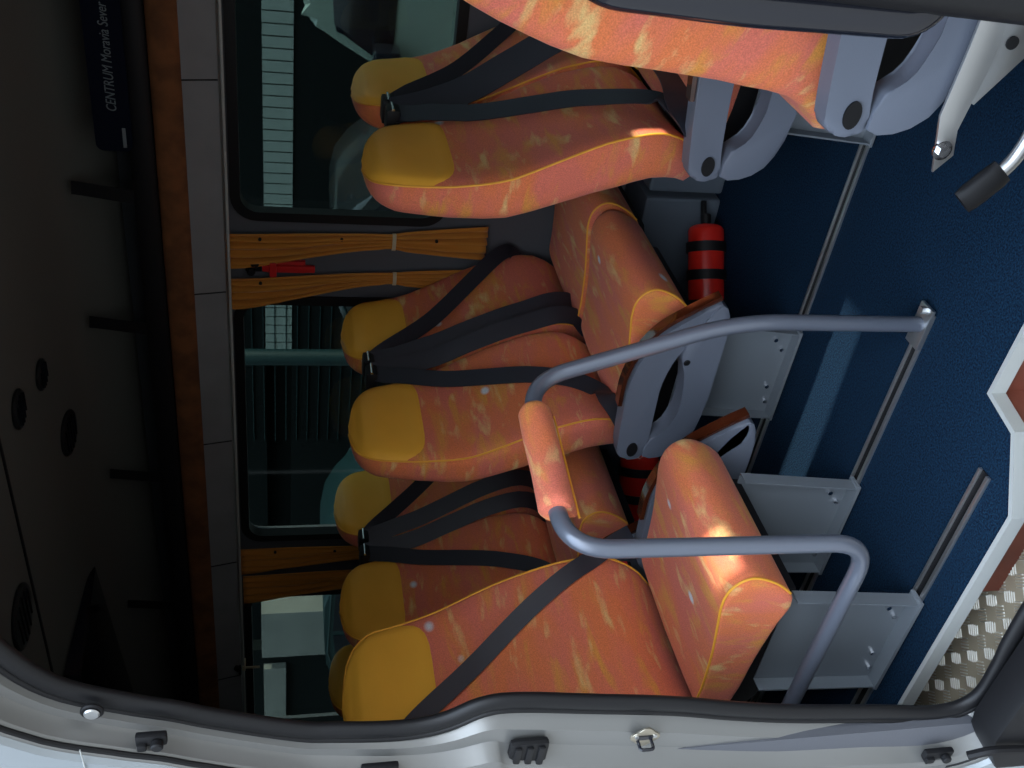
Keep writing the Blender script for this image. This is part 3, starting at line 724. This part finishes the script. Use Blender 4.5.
for ch in s9.children:
    if ch.name.startswith('seat_cushion'): ch.location.x = .05
    if ch.name.startswith(('backrest', 'headrest')):      # this backrest is folded a little forward
        a_ = math.radians(24.5); pv = Vector((-.03, 0, .42))
        ch.matrix_basis = Matrix.Translation(pv + Vector((.028, 0, -.032))) @ Matrix.Rotation(a_, 4, 'Y') @ Matrix.Translation(-pv)
# silver swivel bracket and folding lever under the frontmost seat
def s9p(name, bm, m, par=None, **k): return link(name, bm, m, par or s9, **k)
YB = -.31
bm = bmesh.new(); prism_xz(bm, [(-.02, .262), (.01, .238), (.05, .250), (.14, .240), (.52, .240), (.52, .285), (.16, .285), (.07, .288)], YB - .006, YB, .001); br = s9p('seat_bracket', bm, M['alu'])
bm = bmesh.new(); cyl(bm, (.018, YB - .006, .263), (.018, YB - .017, .263), .010, 6); cyl(bm, (.018, YB - .006, .263), (.018, YB - .010, .263), .016, 18); s9p('bracket_bolt', bm, M['chrome'], br)
bm = bmesh.new(); prism_xz(bm, ext_smooth([(.10, .262), (.52, .262), (.52, -.03), (.40, -.04), (.34, .02), (.30, .10), (.22, .150), (.14, .20)], 2), YB + .002, YB + .008, .001); s9p('bracket_plate', bm, M['alu'], br)
for hx, hz, hr in ((.185, .215, .010), (.225, .200, .013)):
    bm = bmesh.new(); cyl(bm, (hx, YB + .003, hz), (hx, YB - .001, hz), hr, 16); s9p('plate_hole', bm, M['black'], br)
bm = bmesh.new(); tube(bm, smooth_path([(.45, YB - .06, .21), (.22, YB - .065, .185), (.12, YB - .068, .165), (.04, YB - .068, .172), (.0, YB - .068, .195)], 6), .012, 10); lv = s9p('folding_lever', bm, M['alu'])
bm = bmesh.new(); tube(bm, [(.012, YB - .068, .186), (.0, YB - .068, .195), (-.035, YB - .066, .222), (-.045, YB - .066, .230)], [.013, .018, .018, .010], 12, ry=.024); s9p('lever_pedal', bm, M['black'], lv)

# ================================================================== GRAB RAIL
gr = thing('grab_rail', 'grey tubular grab rail with orange padded sleeve in front of the single seat', 'grab rail', (-1.0, 1.535, 0.01))
def gl(p): return Vector(p) - Vector((-1.0, 1.535, 0.01))
PATH = [(-1.0, 1.535, .012), (-1.0, 1.535, .42), (-1.15, 1.535, .83), (-1.19, 1.12, .838), (-1.20, 1.12, .262), (-1.75, 1.12, .27)]
fp = []
P = [Vector(p) for p in PATH]; fp = [P[0]]
for i, r in zip(range(1, 5), (.10, .085, .085, .085)):
    a = (P[i - 1] - P[i]).normalized() * r; b = (P[i + 1] - P[i]).normalized() * r
    for k in range(11):
        t = k / 10; fp.append((P[i] + a) * (1 - t) ** 2 + P[i] * 2 * t * (1 - t) + (P[i] + b) * t * t)
fp.append(P[5])
bm = bmesh.new(); tube(bm, [gl(p) for p in fp], .0165, 18); link('rail_tube', bm, M['tube'], gr, angle=60)
bm = bmesh.new(); A = P[2].lerp(P[3], .19); B = P[2].lerp(P[3], .80)
ax = (B - A).normalized(); n1 = Vector((-.35, .35, -1)); n1 = (n1 - ax * n1.dot(ax)).normalized(); n2 = ax.cross(n1)
rings = []
for k in range(25):
    t = k / 24; e = min(t, 1 - t); rr = .032 - .006 * max(0, 1 - e / .03)
    ring = []
    for j in range(24):
        a_ = 2 * PI * j / 24; q = rr * (1 + .02 * math.sin(a_ * 3 + t * 9)); v = n1 * q * math.cos(a_) + n2 * q * math.sin(a_)
        if j in (0, ): v += n1 * .012
        ring.append(bm.verts.new(gl(A + (B - A) * t + v)))
    rings.append(ring)
for a, b in zip(rings, rings[1:]):
    for j in range(24): bm.faces.new((a[j], a[(j + 1) % 24], b[(j + 1) % 24], b[j]))
bm.faces.new(rings[0][::-1]); bm.faces.new(rings[-1])
sl = link('padded_sleeve', bm, fabric_mat('sleeve_fabric', (30, 8, 12)), gr, angle=60); sl['label'] = 'salmon patterned fabric sleeve'
bm = bmesh.new(); tube(bm, [gl(A + (B - A) * t + n1 * .046) for t in (0, .25, .5, .75, 1)], .0022, 8); link('sleeve_piping', bm, M['piping'], sl)
bm = bmesh.new(); box(bm, gl((-1.05, 1.512, .010)), gl((-.955, 1.558, .018)), .002); cyl(bm, gl((-.965, 1.535, .018)), gl((-.965, 1.535, .030)), .008, 6); link('foot_plate', bm, M['alu'], gr)

# fire extinguishers under the seats
def extinguisher(x, y, z, rz, label, L_=.30, r=.055):
    t = thing('fire_extinguisher', label, 'fire extinguisher', (x, y, z), rz)
    bm = bmesh.new(); tube(bm, smooth_path([(-L_ / 2, 0, r), (-L_ / 2 + .003, 0, r), (-L_ / 2 + .03, 0, r), (0, 0, r), (L_ / 2 - .05, 0, r), (L_ / 2 - .012, 0, r), (L_ / 2, 0, r)], 3), [x_ for x_ in ([.01, .03, .045] + [r * .98] * 3 + [r] * 9 + [r * .93, r * .8, r * .6, .02])][:19], 24, ref=(0, 0, 1)); link('cylinder_body', bm, M['extred'], t)
    for k in (-.32, -.02, .26):
        bm = bmesh.new(); P = [(k * L_, (r + .003) * math.cos(a), r + (r + .003) * math.sin(a)) for a in [2 * PI * i / 28 for i in range(29)]]; ribbon(bm, P, .03, .003, (1, 0, 0)); link('holding_strap', bm, M['black'], t)
    bm = bmesh.new(); cyl(bm, (L_ / 2 - .01, 0, r), (L_ / 2 + .03, 0, r), .016, 14, .003); box(bm, (L_ / 2 + .01, -.008, r), (L_ / 2 + .07, .008, r + .014), .003); link('valve', bm, M['black'], t)
extinguisher(-1.42, 2.44, 0.004, 0.65, 'red fire extinguisher with black straps under the middle-row seats')
extinguisher(-2.33, 2.45, 0.004, 0.5, 'shiny red fire extinguisher in shadow under the third-row seats', .34, .07)

# ================================================================== DOOR SURROUND
SEAL = [(-.60, 1.735), (-.85, 1.735), (-1.00, 1.715), (-1.139, 1.666), (-1.231, 1.603), (-1.279, 1.515), (-1.306, 1.448), (-1.332, 1.392), (-1.377, 1.274), (-1.387, 1.213), (-1.395, 1.118), (-1.384, 1.054), (-1.350, .993), (-1.343, .928), (-1.363, .790), (-1.386, .642), (-1.414, .524), (-1.437, .402), (-1.457, .234), (-1.474, .10), (-1.445, .045), (-1.36, .045), (-1.28, .055), (-1.1, .06), (-.3, .06)]
OUTW = [.09, .09, .09, .088, .068, .062, .060, .060, .064, .070, .080, .10, .130, .150, .155, .160, .150, .145, .13, .12, .11, .10, .09, .09, .09]
SP = smooth_path([(a, 0, b) for a, b in SEAL], 5)
def ow(i):
    f = i / 5; k = min(int(f), len(OUTW) - 1); k2 = min(k + 1, len(OUTW) - 1); return OUTW[k] + (OUTW[k2] - OUTW[k]) * (f - k)
NR = []
for i, p in enumerate(SP):
    t = (SP[min(i + 1, len(SP) - 1)] - SP[max(i - 1, 0)]).normalized(); NR.append(Vector((t.z, 0, -t.x)))   # provisional outward normal
cen = Vector((-.8, 0, .8))
NR = [n if (p - cen).dot(n) > 0 else -n for n, p in zip(NR, SP)]
# smooth normals along the path
for _ in range(10): NR = [((NR[max(i - 1, 0)] + NR[i] + NR[min(i + 1, len(NR) - 1)])).normalized() for i in range(len(NR))]
db = thing('door_surround', 'silver painted door jamb with black rubber seal round the open doorway', 'door frame', (-1.4, 0.95, -.10))
dbo = Vector(db.location)
bm = bmesh.new(); tube(bm, [p + n * .018 + Vector((0, .955, 0)) - dbo for p, n in zip(SP, NR)], .016, 14, ref=(0, 1, 0), ry=.012); link('door_seal', bm, M['rubber'], db, angle=60)
bm = bmesh.new(); tube(bm, [p + n * .035 + Vector((0, .950, 0)) - dbo for p, n in zip(SP, NR)], .006, 10, ref=(0, 1, 0)); link('outer_seal_lip', bm, M['rubber'], db, angle=60)
# jamb profile: (fraction of width, y)
PR = [(0.0, .970), (.02, .962), (.22, .955), (.30, .945), (.36, .935), (.62, .932), (.70, .924), (.80, .905), (.90, .900), (.93, .893), (1.0, .890)]
bm = bmesh.new(); G = []
for i, (p, n) in enumerate(zip(SP, NR)):
    w = ow(i); s0 = .022
    G.append([bm.verts.new(p + n * (s0 + (w - s0) * f) + Vector((0, y, 0)) - dbo) for f, y in PR])
grid_faces(bm, G); jb = link('painted_jamb', bm, M['paint'], db, angle=25)
jb.modifiers.new('thickness', 'SOLIDIFY').thickness = -.0015
bm = bmesh.new(); tube(bm, [p + n * (ow(i) - .004) + Vector((0, .897, 0)) - dbo for i, (p, n) in enumerate(zip(SP, NR))], .0045, 8, ref=(0, 1, 0)); link('body_edge_seal', bm, M['rubber'], db)
# outer body skin beyond the jamb
bs = thing('van_body_panel', 'pale silver outer side panel of the minibus behind the doorway', 'body panel', (-1.8, .89, -.1))
bo = Vector(bs.location)
bm = bmesh.new(); G = []
for i, (p, n) in enumerate(zip(SP, NR)):
    e = p + n * ow(i); row = []
    for k, (d, yy) in enumerate(((0, .890), (.006, .882), (.05, .878), (.25, .872), (.7, .868), (1.4, .875))):
        dirv = Vector((-1, 0, 0)) if -0.0 < e.z < 1.62 else n
        f = min(1, max(0, (e.z - 1.45) / .25)); f2 = min(1, max(0, (.25 - e.z) / .3)); m_ = max(f, f2)
        dv = (n * 1.0).lerp(Vector((-1, 0, 0)), 1.0 - m_ * .6 if k > 2 else .3).normalized()
        q = e + dv * d; q.z = min(q.z, 1.93); q.z = max(q.z, -.34); row.append(bm.verts.new(Vector((q.x, yy, q.z)) - bo))
    G.append(row)
grid_faces(bm, G); link('body_skin', bm, M['skin'], bs, angle=40)
bm = bmesh.new(); tube(bm, [Vector(p) - bo for p in ((-1.30, .8835, 1.575), (-1.36, .8765, 1.57), (-2.0, .868, 1.56))], .0009, 6); link('panel_joint', bm, M['trim'], bs)
# inner wall behind the doorway (door side), rear part
bm = bmesh.new(); G = []
for i, (p, n) in enumerate(zip(SP, NR)):
    e = p + n * .12; row = []
    q0 = e; q1 = Vector((min(e.x, -1.6) if False else e.x - .03 if e.x < -1.1 else e.x, 0, e.z))
    row = [bm.verts.new(Vector((e.x, .985, e.z))), bm.verts.new(Vector((e.x, 1.0, e.z)) + n * .02)]
    G.append(row)
grid_faces(bm, G)
for (x0, x1, z0, z1) in ((XR, -1.95, -.05, 1.9), (-1.95, -1.50, -.3, 1.9), (.02, XF, -.3, .85), (.02, .10, .85, 1.9), (1.18, XF, .85, 1.9), (.10, 1.18, 1.6, 1.9)): box(bm, (x0, .93, z0), (x1, .975, z1))
box(bm, (-1.50, .93, 1.80), (.02, .975, 1.93))
struct('wall_right', bm, M['wallp'])
# striker plate, socket, stops on the jamb
def jl(x, y, z): return Vector((x, y, z)) - dbo
bm = bmesh.new(); prism_xz(bm, [(.022 * math.cos(a) * (1 + .12 * math.cos(4 * a)), .024 * math.sin(a) * (1 + .12 * math.cos(4 * a))) for a in [2 * PI * k / 28 for k in range(28)]], -.004, 0, .001)
sk = link('striker_plate', bm, M['steel'], db); sk.location = jl(-1.445, .926, .700)
bm = bmesh.new(); tube(bm, fillet_path([(-.008, -.003, .012), (-.008, -.022, .012), (-.008, -.022, -.012), (-.008, -.003, -.012)], .006, 4), .003, 8); box(bm, (-.004, -.006, -.013), (.006, -.0035, .013)); o = link('striker_loop', bm, M['darkgloss'], sk)
bm = bmesh.new()
for z in (-.016, .016): cyl(bm, (.004, -.004, z), (.004, -.006, z), .004, 10)
link('striker_screw', bm, M['alu'], sk)
bm = bmesh.new(); cyl(bm, (0, 0, 0), (0, -.006, 0), .016, 24, .002); sc = link('locating_socket', bm, M['black'], db); sc.location = jl(-1.272, .928, 1.562)
bm = bmesh.new(); cyl(bm, (0, -.006, 0), (0, -.010, 0), .011, 20, .002); link('socket_insert', bm, M['alu'], sc)
bm = bmesh.new(); box(bm, (-.085, -.014, -.034), (.012, .004, .034), .010)
for z in (-.020, .0, .020): box(bm, (-.080, -.019, z - .006), (.006, -.012, z + .006), .003)
o = link('rubber_buffer', bm, M['rubber'], db); o.location = jl(-1.435, .926, .905)
for (x, z, L_) in ((-1.322, 1.485, .022), (-1.448, 1.15, .03), (-1.555, .095, .03)):
    bm = bmesh.new(); box(bm, (-.012, -.012, -L_), (.010, 0, L_), .004); cyl(bm, (-.002, -.012, -L_ * .4), (-.002, -.024, -L_ * .4), .009, 12, .002); box(bm, (-.016, -.018, L_ * .3), (-.002, -.004, L_ * .9), .003)
    o = link('door_stop_clip', bm, M['black'], db); o.location = jl(x, .915, z)

bm = bmesh.new(); prism_xz(bm, [(-1.56, -.32), (-1.55, .00), (-1.50, .035), (-1.46, .045), (-.25, .045), (-.25, -.32)], .862, .935, .008)
sc_ = link('sill_cover', bm, M['black'], db); sc_.location = -dbo
bm = bmesh.new(); tube(bm, [p - dbo for p in fillet_path([(-1.49, .86, .09), (-1.462, .85, .06), (-1.47, .85, -.02), (-1.52, .86, -.10)], .03, 5)], .008, 8); link('sill_cable', bm, M['black'], db)

# front edge of the doorway: dark pillar trim and its grab handle
fpz = thing('front_pillar', 'dark pillar trim at the front edge of the doorway, photo top right', 'door pillar', (-.12, .95, -.1))
bm = bmesh.new(); tube(bm, [Vector(p) - Vector((-.12, .95, -.1)) for p in ((-.20, .97, 1.75), (-.205, .97, 1.2), (-.205, .965, .8), (-.21, .96, .5), (-.215, .96, .06))], .034, 14, ry=.05, ref=(0, 1, 0)); link('pillar_seal', bm, M['rubber'], fpz, angle=60)
bm = bmesh.new(); box(bm, Vector((-.185, .90, -.3)) - Vector((-.12, .95, -.1)), Vector((.05, .985, 1.85)) - Vector((-.12, .95, -.1)), .02); link('painted_pillar', bm, M['paint'], fpz)
gh = thing('pillar_grab_handle', 'long dark vertical grab handle on the front door pillar', 'grab handle', (-.25, .96, .70))
ho = Vector((-.25, .96, .70))
bm = bmesh.new(); tube(bm, [p - ho for p in fillet_path([(-.20, .965, 1.05), (-.243, .955, 1.01), (-.249, .955, .85), (-.247, .955, .66), (-.20, .965, .635)], .03, 6)], .0175, 16, ry=.021); link('handle_grip', bm, M['darkgloss'], gh, angle=60)

# ================================================================== OUTSIDE
bm = bmesh.new(); box(bm, (-30, -12, -.62), (14, 24, -.60)); g = struct('ground', bm, M['asphalt'])
fb = thing('garage_building', 'long building with pale slatted front seen through the far windows', 'building', (-4, 10, -.6))
bm = bmesh.new(); box(bm, (-16, 0, 0), (5, .3, 1.80)); box(bm, (-16, 0, 2.10), (5, .3, 5.5)); box(bm, (-16, .25, 1.80), (5, .3, 2.10)); link('dark_wall', bm, M['matte'], fb, False)
bm = bmesh.new()
for k in range(52): box(bm, (-2.0 + k * .12 - 1, -.02, 1.80), (-2.0 + k * .12 - .895, .02, 2.10))
link('pale_slats', bm, M['slat'], fb, False)
bm = bmesh.new()
for k in range(26): box(bm, (-4.4, -.03, .3 + k * .13), (-1.6, .0, .31 + k * .13))
link('shutter_ribs', bm, M['teal'], fb, False)
pw = thing('plaster_wall', 'pale grey wall with dark doorway seen through the rear window', 'wall', (-12, 9, -.6))
bm = bmesh.new(); box(bm, (.55, 0, 0), (1.45, .3, 2.18)); box(bm, (-.95, 0, 1.86), (.30, .3, 2.16)); link('wall_face', bm, M['plaster'], pw, False)
bm = bmesh.new(); box(bm, (-2.6, .10, 0), (.60, .28, 2.6)); link('dark_door', bm, M['matte'], pw, False)
tp = tag(link('gate_post', tube(bmesh.new(), [(-4.15, 5.83, -.6), (-4.15, 5.83, 3)], .06, 10), M['teal']), 'dark teal vertical post beyond the middle window', 'post')
# pale van parked outside, ahead
vn = thing('parked_van', 'pale green-grey van with dark window and mirror, outside the front window', 'van', (-.9, 5.6, -.6))
def vl(P): return [(x + .9, z + .6) for x, z in P]
bm = bmesh.new(); prism_xz(bm, ext_smooth(vl([(-2.02, -.25), (-2.05, .3), (-2.03, .62), (-1.96, .80), (-1.80, 1.08), (-1.70, 1.17), (-1.2, 1.22), (2.2, 1.24), (2.3, 1.1), (2.3, -.25)]), 3), 0, 1.7, .04); link('van_body', bm, M['vanw'], vn)
bm = bmesh.new(); prism_xz(bm, ext_smooth(vl([(-1.95, .73), (-1.92, .80), (-1.80, .98), (-1.74, 1.03), (-1.25, 1.05), (-1.22, .98), (-1.22, .74), (-1.28, .70), (-1.85, .70)]), 2), -.012, 0.004, .003); link('van_window', bm, M['darkgloss'], vn)
bm = bmesh.new(); box(bm, (-1.10, -.20, 1.27), (-.92, -.03, 1.42), .03); box(bm, (-1.02, -.05, 1.30), (-.97, .01, 1.34)); link('wing_mirror', bm, M['darkgloss'], vn)
bm = bmesh.new(); box(bm, (-.48, -.006, .5), (-.465, .01, 1.28)); box(bm, (-.42, -.03, 1.05), (-.22, 0, 1.09), .008); link('door_trim', bm, M['darkcar'], vn)
for x in (-.55, 2.4):
    bm = bmesh.new(); cyl(bm, (x, -.02, .33), (x, .2, .33), .33, 32, .03); link('wheel', bm, M['rubber'], vn)
# dark car, its roof line below the slatted strip
def car(x, y, L_, label, m):
    t = thing('parked_car', label, 'car', (x, y, -.6))
    s = L_ / 4.2
    body = [(0, .35), (.02, .62), (.15, .80), (.95, .92), (1.45, 1.32), (1.9, 1.45), (2.9, 1.43), (3.5, 1.05), (4.1, .95), (4.2, .6), (4.18, .35)]
    bm = bmesh.new(); prism_xz(bm, ext_smooth([(a * s, b) for a, b in body], 3), 0, 1.6, .05); link('car_body', bm, m, t)
    bm = bmesh.new(); prism_xz(bm, [(1.15 * s, .98), (1.52 * s, 1.29), (2.15 * s, 1.37), (2.15 * s, .98)], -.008, .006, .003); prism_xz(bm, [(2.22 * s, .98), (2.22 * s, 1.37), (2.85 * s, 1.36), (3.3 * s, 1.02)], -.008, .006, .003); link('car_window', bm, M['darkgloss'], t)
    for xx in (.8, 3.4):
        bm = bmesh.new(); cyl(bm, (xx * s, -.015, .31), (xx * s, .2, .31), .31, 28, .03); link('wheel', bm, M['rubber'], t)
    bm = bmesh.new(); tube(bm, [(1.0 * s, -.004, .95), (1.48 * s, -.004, 1.31), (1.9 * s, -.004, 1.42), (2.9 * s, -.004, 1.40)], .012, 8); link('window_trim', bm, M['teal'], t)
car(-6.0, 7.4, 3.0, 'dark car parked outside behind the van, beyond the front window', M['darkcar'])
car(-11.2, 7.2, 4.6, 'dark teal car parked outside beyond the middle window', M['teal'])
